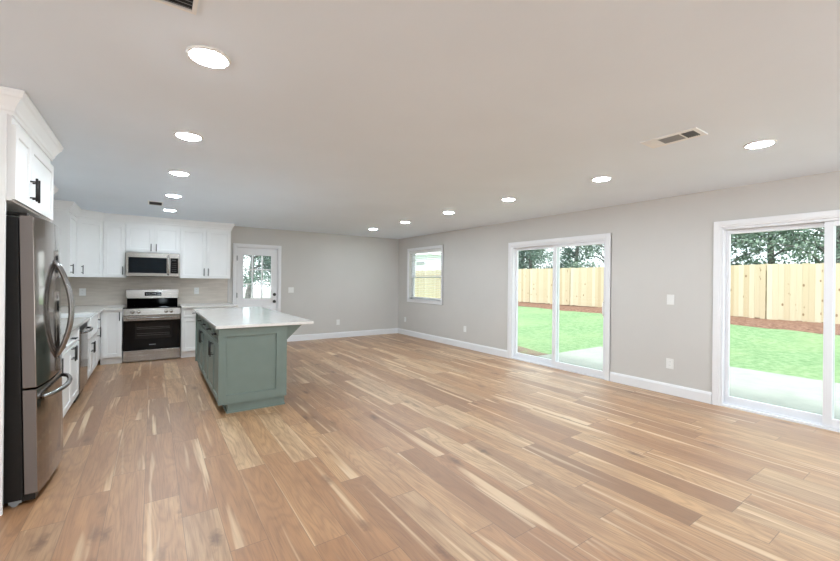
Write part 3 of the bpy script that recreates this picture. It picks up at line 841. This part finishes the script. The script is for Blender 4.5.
# back run
YD = 7.79           # cabinet face; doors stand 2 cm proud
BM_ = frame_mtx((0, YD, 0), (1, 0, 0), (0, -1, 0))
def base_back(x0, x1, label, fronts, loc_x=None):
    t = thing('base_cabinet', label, 'cabinet', ((x0+x1)/2, 8.3, 0))
    bx('cabinet_box', 'cab', t, x0, x1, YD, YB-0.003, 0.10, CB)
    bx('toe_kick', 'cab', t, x0, x1, 7.83, YB-0.003, 0.0, 0.10)
    for k in fronts.get('drawers', ()): drawer(t, BM_, *k)
    for k in fronts.get('doors', ()): door(t, BM_, *k)
base_back(-0.66, -0.392, 'narrow white base cabinet with one full-height door left of the range', {'doors': [(-0.635, -0.394, 0.11, 0.845, -0.425, 0.755, 0.14)]})
base_back(0.410, 0.85, 'white base cabinet with drawer over door right of the range', {'drawers': [(0.412, 0.848, 0.69, 0.845)], 'doors': [(0.412, 0.848, 0.11, 0.685, 0.80, 0.58, 0.15)]})
base_back(0.852, 1.27, 'white base cabinet beside the back door, behind the island', {'drawers': [(0.854, 1.268, 0.69, 0.845)], 'doors': [(0.854, 1.268, 0.11, 0.685, 0.90, 0.58, 0.15)]})

# countertops
XC, YC = -0.622, 7.72
def counter(polys, label, z0, z1, loc):
    bm = bmesh.new()
    for p in polys: box(bm, *p, z0, z1)
    o = link('countertop', bm, 'quartz', None); tag(o, label, 'countertop'); return o
bm = bmesh.new()
pl = [(XL+0.01, 4.27), (XC, 4.27), (XC, SK0-0.002), (sx0_+0.004, SK0-0.002), (sx0_+0.004, SK1+0.002), (XC, SK1+0.002), (XC, YC), (-0.388, YC), (-0.388, YT-0.001), (XL+0.01, YT-0.001)]
prism(bm, pl, CB, CT)
tag(link('countertop', bm, 'quartz', None), 'white quartz L-shaped countertop left of the range around the sink', 'countertop')
bm = bmesh.new(); box(bm, 0.408, 1.29, YC, YT-0.001, CB, CT)
tag(link('countertop', bm, 'quartz', None, bevel=0.003), 'white quartz countertop right of the range ending by back door', 'countertop')

# ------------------------------------------------------------------ range
rg = thing('range', 'stainless freestanding electric range with black oven door', 'stove', (0.01, 8.25, 0))
RX0, RX1, RY = -0.382, 0.400, 7.80
bx('oven_body', 'case', rg, RX0, RX1, RY+0.005, 8.60, 0.02, 0.868)
bx('base_feet', 'black', rg, RX0+0.03, RX1-0.03, RY+0.05, 8.58, 0.0, 0.02)
bm = bmesh.new(); box(bm, RX0-0.002, RX1+0.002, RY-0.02, 8.56, 0.868, 0.888); link('cooktop', bm, 'blackglass', rg, bevel=0.003)['label'] = 'black glass cooktop'
bm = bmesh.new()
prof = [(8.60, 0.868), (8.50, 0.868), (8.50, 0.99), (8.60, 0.99)]
def xprism(bm, prof, x0, x1):
    a = [bm.verts.new((x0, y, z)) for y, z in prof]; b = [bm.verts.new((x1, y, z)) for y, z in prof]
    n = len(prof); bm.faces.new(a); bm.faces.new(b[::-1])
    for i in range(n): bm.faces.new((a[i], b[i], b[(i+1) % n], a[(i+1) % n]))
xprism(bm, [(8.60, 0.888), (8.53, 0.888), (8.50, 1.0), (8.60, 1.0)], RX0+0.015, RX1-0.015); link('backguard_base', bm, 'blackglass', rg)
bm = bmesh.new(); xprism(bm, [(8.60, 1.0), (8.485, 1.0), (8.50, 1.155), (8.60, 1.155)], RX0, RX1); bg = link('backguard', bm, 'steel', rg, bevel=0.006)
bm = bmesh.new(); xprism(bm, [(8.50, 1.045), (8.4885, 1.045), (8.4955, 1.115), (8.50, 1.115)], -0.115, 0.135); dp = link('display', bm, 'blackglass', bg)
bm = bmesh.new()
for i in range(4):
    for k in range(2): box(bm, -0.095+i*0.022, -0.081+i*0.022, 8.4855, 8.50, 1.062+k*0.025, 1.067+k*0.025)
link('button_marks', bm, 'display', dp)
bm = bmesh.new()
for i in range(3): box(bm, 0.0+i*0.018, 0.012+i*0.018, 8.4862, 8.50, 1.076, 1.094)
link('clock_digits', bm, 'display', dp)
bm = bmesh.new()
for i in range(3): box(bm, 0.075+i*0.018, 0.087+i*0.018, 8.4855, 8.50, 1.062, 1.067)
link('button_marks', bm, 'display', dp)
bm = bmesh.new(); xprism(bm, [(RY+0.02, 0.762), (RY-0.028, 0.762), (RY-0.015, 0.866), (RY+0.02, 0.866)], RX0, RX1); link('control_panel', bm, 'steel', rg)
for x in (-0.262, -0.182, 0.19, 0.262):
    bm = bmesh.new(); c = Vector((x, RY-0.022, 0.812)); ax = Vector((0, -0.992, 0.124))
    tube(bm, [c, c+ax*0.006, c+ax*0.008, c+ax*0.03], 0.026, 20, True, 0.020)
    link('knob', bm, 'steel', rg, True)
bm = bmesh.new(); box(bm, RX0+0.002, RX1-0.002, RY-0.035, RY+0.004, 0.20, 0.755); od = link('oven_door', bm, 'blackglass', rg, bevel=0.004); od['label'] = 'black glass oven door'
bx('door_trim', 'steel', od, RX0+0.002, RX1-0.002, RY-0.038, RY-0.034, 0.675, 0.755)
bx('oven_window', 'ovenglass', od, -0.225, 0.265, RY-0.0362, RY-0.034, 0.375, 0.635)
bm = bmesh.new()
for z in (0.43, 0.46, 0.535, 0.56): box(bm, -0.205, 0.245, RY-0.0366, RY-0.036, z, z+0.004)
link('oven_rack', bm, 'slot', od)
bm = bmesh.new(); tube(bm, [(RX0+0.05, RY-0.038, 0.715), (RX0+0.055, RY-0.085, 0.715), (RX1-0.055, RY-0.085, 0.715), (RX1-0.05, RY-0.038, 0.715)], 0.013, 12); link('handle', bm, 'steel', od, True)
bm = bmesh.new()
for i in range(8): box(bm, -0.038+i*0.0115, -0.030+i*0.0115, RY-0.0364, RY-0.035, 0.270, 0.284)
link('badge', bm, 'display', od)
bm = bmesh.new(); box(bm, RX0+0.002, RX1-0.002, RY-0.033, RY+0.004, 0.016, 0.192); link('storage_drawer', bm, 'steel', rg, bevel=0.004)

# ------------------------------------------------------------------ wall cabinets, back run
ZU0, ZU1, ZB = 1.367, 2.283, 2.302
YU = 8.38
UM = frame_mtx((0, YU, 0), (1, 0, 0), (0, -1, 0))
def upper(x0, x1, z0, label, doors):
    t = thing('wall_cabinet', label, 'cabinet', ((x0+x1)/2, 8.53, z0))
    bx('cabinet_box', 'cab', t, x0, x1, YU, YB-0.002, z0, ZB)
    for k in doors: door(t, UM, *k)
upper(-0.688, -0.387, ZU0, 'single-door white wall cabinet left of the microwave', [(-0.688, -0.387, ZU0, ZU1, -0.425, 1.485, 0.14)])
upper(-0.385, 0.406, 1.812, 'short two-door white wall cabinet directly above the microwave', [(-0.385, 0.010, 1.815, ZU1, -0.028, 1.90, 0.13), (0.010, 0.406, 1.815, ZU1, 0.048, 1.90, 0.13)])
upper(0.408, 1.25, ZU0, 'tall two-door white wall cabinet right of the microwave beside back door', [(0.408, 0.829, ZU0, ZU1, 0.795, 1.485, 0.14), (0.829, 1.25, ZU0, ZU1, 0.863, 1.485, 0.14)])
t = thing('wall_cabinet', 'white diagonal corner wall cabinet between the two runs', 'cabinet', (-1.05, 8.4, ZU0))
XU = -0.995
bm = bmesh.new(); prism(bm, [(XL+0.003, 8.085), (XU-0.0, 8.085), (-0.690, YU), (-0.690, YB-0.002), (XL+0.003, YB-0.002)], ZU0, ZB); link('cabinet_box', bm, 'cab', t)
du = Vector((-0.690-XU, YU-8.085)); wl = du.length; du.normalize()
DM = frame_mtx((XU, 8.085, 0), (du.x, du.y, 0), (du.y, -du.x, 0))
door(t, DM, 0.004, wl-0.012, ZU0, ZU1, 0.07, 1.485, 0.14, stile=0.055)
t = thing('wall_cabinet', 'white wall cabinet on the left wall whose blank side faces the room', 'cabinet', (-1.14, 7.74, ZU0))
bx('cabinet_box', 'cab', t, XL+0.003, XU, 7.40, 8.083, ZU0, ZB)
LU = frame_mtx((XU, 7.40, 0), (0, 1, 0), (1, 0, 0))
door(t, LU, 0.0, 0.675, ZU0, ZU1, 0.04, 1.485, 0.14)
bm = bmesh.new(); sweep(bm, [(XL+0.003, 7.40), (XU, 7.40), (XU, 8.085), (-0.690, YU), (1.25, YU), (1.25, YB-0.002)], [(o_, z) for o_, z in CP])
struct('trim_3', bm, 'cab', 'white crown molding along the tops of the back wall cabinets', 'crown molding')

# ------------------------------------------------------------------ microwave
mw = thing('microwave', 'stainless over-the-range microwave with dark window', 'microwave', (0.01, 8.49, 1.385))
bx('case', 'case', mw, -0.380, 0.402, 8.315, YB-0.012, 1.390, 1.808)
bm = bmesh.new(); rect = (-0.380, 0.255, 1.392, 1.806)
box(bm, -0.380, 0.402, 8.285, 8.315, 1.392, 1.806); fd = link('front_frame', bm, 'steel', mw, bevel=0.005)
bx('door_window', 'tealglass', mw, -0.345, 0.205, 8.2835, 8.2855, 1.450, 1.722)
bx('control_panel', 'blackglass', mw, 0.258, 0.378, 8.2835, 8.2855, 1.450, 1.722)
bm = bmesh.new()
for r_ in range(5):
    for c_ in range(3): box(bm, 0.283+c_*0.026, 0.297+c_*0.026, 8.2828, 8.284, 1.485+r_*0.034, 1.491+r_*0.034)
box(bm, 0.285, 0.345, 8.2828, 8.284, 1.675, 1.69)
link('keypad_marks', bm, 'slot', mw)
bm = bmesh.new(); tube(bm, [(0.229, 8.285, 1.425), (0.229, 8.248, 1.445), (0.229, 8.238, 1.52), (0.229, 8.236, 1.60), (0.229, 8.238, 1.68), (0.229, 8.248, 1.745), (0.229, 8.285, 1.765)], 0.0135, 12); link('handle', bm, 'steel', mw, True)
bx('bottom_vent', 'black', mw, -0.37, 0.392, 8.32, 8.60, 1.384, 1.391)

# ------------------------------------------------------------------ island
IX0, IX1, IY0, IY1, IT = 0.550, 1.207, 4.340, 6.880, 0.900
isl = thing('kitchen_island', 'sage green kitchen island with paneled end, black pulls and drawers', 'kitchen island', ((IX0+IX1)/2, (IY0+IY1)/2, 0))
bx('cabinet_box', 'green', isl, IX0+0.02, IX1, IY0+0.018, IY1-0.02, 0.10, IT-0.03)
bm = bmesh.new(); box(bm, 0.640, IX1-0.004, IY0+0.026, IY1-0.03, 0.0, 0.10)
box(bm, 0.630, IX1+0.004, IY0+0.016, IY1-0.02, 0.0, 0.018)
link('toe_kick', bm, 'green', isl)
EM = frame_mtx((IX0+0.0, IY0+0.02, 0.10), (1, 0, 0), (0, -1, 0))
bm = bmesh.new()
W_, H_ = IX1-IX0, IT-0.13
def q4(y, a): return [bm.verts.new(EM @ Vector(p)) for p in ((a[0], y, a[1]), (a[2], y, a[1]), (a[2], y, a[3]), (a[0], y, a[3]))]
b0 = q4(0, (0, 0, W_, H_)); b1 = q4(0.02, (0, 0, W_, H_)); b2 = q4(0.02, (0.070, 0.085, W_-0.098, H_-0.083)); b3 = q4(0.003, (0.073, 0.088, W_-0.101, H_-0.086))
bm.faces.new(b0[::-1]); bm.faces.new(b3)
for A, B in ((b0, b1), (b1, b2), (b2, b3)):
    for i in range(4): bm.faces.new((A[i], A[(i+1) % 4], B[(i+1) % 4], B[i]))
link('end_panel', bm, 'green', isl)
bx('end_panel', 'green', isl, IX0, IX1, IY1-0.02, IY1, 0.10, IT-0.03)
bx('corner_batten', 'green', isl, IX1, IX1+0.012, IY0, IY0+0.03, 0.10, IT-0.03)
IM = frame_mtx((IX0+0.02, 0, 0), (0, 1, 0), (-1, 0, 0))
IM = Matrix(((0, -1, 0, IX0+0.02), (1, 0, 0, 0), (0, 0, 1, 0), (0, 0, 0, 1)))
ys = [IY0+0.022, 4.80, 5.34, 5.87, 6.40]
for k in range(4):
    drawer(isl, IM, ys[k], ys[k+1], 0.715, 0.862, 0.12, 'green', 0.03)
    hu = ys[k+1]-0.045 if k % 2 == 0 else ys[k]+0.045
    mid = (ys[k]+ys[k+1])/2
    door(isl, IM, ys[k], ys[k+1], 0.11, 0.71, ys[k+1]-0.05 if k % 2 == 0 else ys[k]+0.05, 0.605, 0.16, 'green', stile=0.055)
for yy in (IY0+0.05, (IY0+IY1)/2, IY1-0.06):
    bm = bmesh.new()
    a = [bm.verts.new((x, yy, z)) for x, z in ((IX1+0.012, 0.69), (1.405, 0.868), (1.405, 0.870), (IX1+0.012, 0.870))]
    b = [bm.verts.new((x, yy+0.038, z)) for x, z in ((IX1+0.012, 0.69), (1.405, 0.868), (1.405, 0.870), (IX1+0.012, 0.870))]
    bm.faces.new(a); bm.faces.new(b[::-1])
    for i in range(4): bm.faces.new((a[i], b[i], b[(i+1) % 4], a[(i+1) % 4]))
    link('corbel', bm, 'green', isl)
bm = bmesh.new(); box(bm, 0.518, 1.505, 4.305, 6.920, IT-0.03, IT)
tag(link('countertop', bm, 'quartz', None, bevel=0.003), 'white quartz countertop overhanging the green island', 'countertop')

# ------------------------------------------------------------------ outdoors
def lawn_z(x, y):
    q = min(max((x-8.4)/7.0, 0), 1)
    if y > 12.2 and x < 12.3: return -0.6
    k = min(max((y-17.5)/3.5, 0), 1)
    return -0.15 + 0.36*q*q*(3-2*q)*(1-k*k*(3-2*k)) + 0.02*math.sin(x*1.3+y*0.7)
bm = bmesh.new()
nx, ny = 60, 60
xs = [5.46+ (40.0-5.46)*i/nx for i in range(nx+1)]; ysl = [-14 + 64*i/ny for i in range(ny+1)]
gv = [[bm.verts.new((x, y, lawn_z(x, y))) for y in ysl] for x in xs]
for i in range(nx):
    for j in range(ny): bm.faces.new((gv[i][j], gv[i+1][j], gv[i+1][j+1], gv[i][j+1]))
o = link('lawn', bm, 'grass', None, True); tag(o, 'green grass lawn between the patio and the wooden fence', 'lawn', kind='stuff')
bm = bmesh.new(); box(bm, XR+T, 8.46, -4.0, 5.02, -0.35, -0.09)
struct('patio', bm, 'concrete', 'pale concrete patio slab outside the sliding doors', 'patio')
random.seed(4)
def strip(bm, pts, z):
    """flat ribbon between (xa, xb, y) rows, following the ground"""
    rows = [[bm.verts.new((xa+(xb-xa)*k/6, y, z(xa+(xb-xa)*k/6, y)-(0.035 if k == 0 else 0))) for k in range(7)] for xa, xb, y in pts]
    for a, b in zip(rows, rows[1:]):
        for k in range(6): bm.faces.new((a[k], a[k+1], b[k+1], b[k]))
bm = bmesh.new()
strip(bm, [(5.46, 6.95+0.15*math.sin(y*2.1)+0.1*random.random(), y) for y in [5.03+0.3*i for i in range(12)]], lambda x, y: lawn_z(x, y)+0.02)
tag(link('soil_strip', bm, 'dirt', None, True), 'strip of bare soil beside the house wall past the patio', 'soil', kind='stuff')
bm = bmesh.new()
strip(bm, [(13.5+0.10*(max(y, 0))+0.12*math.sin(y*1.7)-0.003*max(y, 0)**2, 17.4, y) for y in [-10+0.5*i for i in range(64)]], lambda x, y: lawn_z(x, y)+0.025+0.02*random.random())
tag(link('mulch_bed', bm, 'mulch', None, True), 'reddish brown pine straw bed along the fence foot', 'mulch', kind='stuff')
bm = bmesh.new(); box(bm, -40, XR+T, YB+T, 60, -0.4, -0.08)
box(bm, XR+T, 12.5, 12.0, 60, -0.4, -0.02)
struct('driveway', bm, 'concrete', 'pale concrete ground outside the back door', 'ground')
bm = bmesh.new(); box(bm, -60, XW-T, -60, YB+T, -0.4, -0.12); box(bm, XW-T, 40, -60, YW-T, -0.4, -0.12)
struct('ground', bm, 'bounce_paving')

# fence
fn = thing('wooden_fence', 'tall new pine board fence across the back of the lawn', 'fence', (16.6, 10, 0.2))
random.seed(9)
y = -8.0; pk = 0
while y < 34:
    bm = bmesh.new(); y1 = y+2.43; yy = y; base = 0.24+0.003*max(0, y)-(0.25 if y > 20.5 else 0)
    top = 2.02 + 0.004*max(0, y) + random.uniform(-0.012, 0.012)
    while yy < y1-0.05:
        wd = random.uniform(0.134, 0.142); zt = top+random.uniform(-0.012, 0.012); xo = random.uniform(0, 0.008)
        box(bm, 16.6+xo, 16.62+xo, yy, min(yy+wd, y1-0.004), base+random.uniform(-0.02, 0.01), zt); yy += wd+0.003
    link('board_panel', bm, 'pine', fn)
    bm = bmesh.new()
    for z in (base+0.25, base+0.92, base+1.58): box(bm, 16.63, 16.67, y, y1, z, z+0.09)
    box(bm, 16.67, 16.76, y-0.045, y+0.045, 0.1, base+1.80)
    link('post_and_rail', bm, 'pine', fn)
    y = y1

# trees
def make_tree(name, seed, h, crown_r, z0, nleaf, mat, leaf=0.13):
    random.seed(seed)
    root = thing(name, 'x', 'tree', (0, 0, 0))
    tr = bmesh.new()
    pts = [(0, 0, -0.3)]; x = y = 0
    for k in range(1, 9):
        x += random.uniform(-0.12, 0.12); y += random.uniform(-0.12, 0.12); pts.append((x, y, h*0.85*k/8))
    tube(tr, pts, 0.16, 10, True, 0.04)
    tips = []
    for k in range(26):
        i = random.randint(2, 8); p = Vector(pts[i]); a = random.uniform(0, 2*PI); ln = crown_r*random.uniform(0.55, 1.05)*(1.1-0.45*i/8)
        q = [p]
        dz = random.uniform(-0.25, 0.5)
        for s_ in range(1, 6):
            f = s_/5
            q.append(p+Vector((math.cos(a)*ln*f+random.uniform(-.08, .08), math.sin(a)*ln*f+random.uniform(-.08, .08), ln*(dz*f+0.25*math.sin(f*PI)*0.6))))
        tube(tr, q, 0.045, 6, True, 0.008)
        tips += q[2:]
        for s_ in range(3):
            b = q[random.randint(2, 5)]; e = b+Vector((random.uniform(-.6, .6), random.uniform(-.6, .6), random.uniform(-.35, .5)))
            tube(tr, [b, (b+e)/2+Vector((0, 0, 0.05)), e], 0.012, 5, True, 0.004); tips += [e, (b+e)/2]
    link('trunk', tr, 'bark', root, True)
    vs, fs = [], []
    for k in range(nleaf):
        c = random.choice(tips)+Vector((random.gauss(0, 0.20), random.gauss(0, 0.20), random.gauss(0, 0.16)))
        if c.z < z0: continue
        n = Vector((random.gauss(0, 1), random.gauss(0, 1), random.gauss(0, 1))).normalized()
        t_ = n.cross(Vector((random.gauss(0, 1), random.gauss(0, 1), random.gauss(0, 1)))).normalized(); b_ = n.cross(t_)
        L_ = leaf*random.uniform(0.6, 1.2); W2 = L_*0.33
        i = len(vs)
        vs += [c-t_*L_/2, c+b_*W2+n*0.012, c+t_*L_/2, c-b_*W2+n*0.012, c-n*0.004]
        fs += [(i, i+1, i+4), (i+1, i+2, i+4), (i+2, i+3, i+4), (i+3, i, i+4)]
    me = bpy.data.meshes.new('foliage'); me.from_pydata(vs, [], fs); me.materials.append(M[mat])
    o = bpy.data.objects.new('foliage', me); C.objects.link(o); o.parent = root
    return root
ta = make_tree('leafy_tree', 11, 6.5, 2.6, 1.2, 6200, 'leaf')
tb = make_tree('leafy_tree', 23, 6.0, 2.3, 1.0, 7600, 'leafdark')
tc = make_tree('leafy_tree', 37, 7.0, 2.9, 1.6, 5000, 'leaf', 0.15)
spots = [(ta, 19.6, 2.9, 0.2, 'leafy tree behind the fence seen at the right end of the near slider'),
         (tc, 20.8, 4.9, 1.4, 'loose leafy tree with bare slanting boughs behind the fence in the near slider'),
         (ta, 19.4, 6.6, 2.5, 'leafy tree behind the fence at the left end of the near slider'),
         (tb, 21.5, 8.9, 0.7, 'dark leafy tree behind the fence hidden by wall between the sliders'),
         (tc, 20.0, 11.4, 3.0, 'pale loose tree behind the fence at the right end of the far slider'),
         (tb, 20.4, 13.6, 1.1, 'dark leafy tree behind the fence right of the far slider divider'),
         (tb, 19.8, 16.2, 2.3, 'dense dark tree behind the fence in the left pane of the far slider'),
         (ta, 21.2, 18.4, 4.0, 'green tree behind the fence at the left jamb of the far slider'),
         (tc, 20.5, 0.4, 4.6, 'leafy tree behind the fence at the right edge of the photo')]
seen = set()
for i, (src, x, y, rz, lb) in enumerate(spots):
    o = src if src.name not in seen else copy_tree(src)
    seen.add(src.name)
    o.location = (x, y, 0.2); o.rotation_euler = (0, 0, rz); o['label'] = lb; o['group'] = 'trees beyond the fence'
tbk = [(tb, 4.2, 22.5, 0.3, 1.0, 'dark leafy tree seen through the back door glass'), (ta, 1.9, 24.5, 2.0, 1.0, 'green tree beyond the back door at its left lites'), (ta, 7.2, 25.0, 1.0, 1.0, 'green tree beyond the back door at its right lites')]
for src, x, y, rz, sc_, lb in tbk:
    o = copy_tree(src); o.location = (x, y, -0.08); o.rotation_euler = (0, 0, rz); o['label'] = lb; o['group'] = 'trees beyond the back door'

# neighbour's house glimpsed over the fence through the window
hs = thing('neighbor_house', 'white house with grey roof beyond the fence through the window', 'house', (31, 42, 0))
bx('house_wall', 'siding', hs, 28, 34, 39.5, 44, 0.0, 4.6)
bm = bmesh.new(); a = [bm.verts.new(p) for p in ((27.7, 39.2, 4.6), (34.3, 39.2, 4.6), (34.3, 44.3, 4.6), (27.7, 44.3, 4.6), (31, 39.2, 5.3), (31, 44.3, 5.3))]
for f in ((0, 1, 4), (2, 3, 5), (1, 2, 5, 4), (3, 0, 4, 5), (0, 3, 2, 1)): bm.faces.new([a[i] for i in f])
link('roof', bm, 'siding', hs)
bx('house_window', 'shingle', hs, 27.95, 28.0, 39.9, 41.6, 3.4, 3.75)
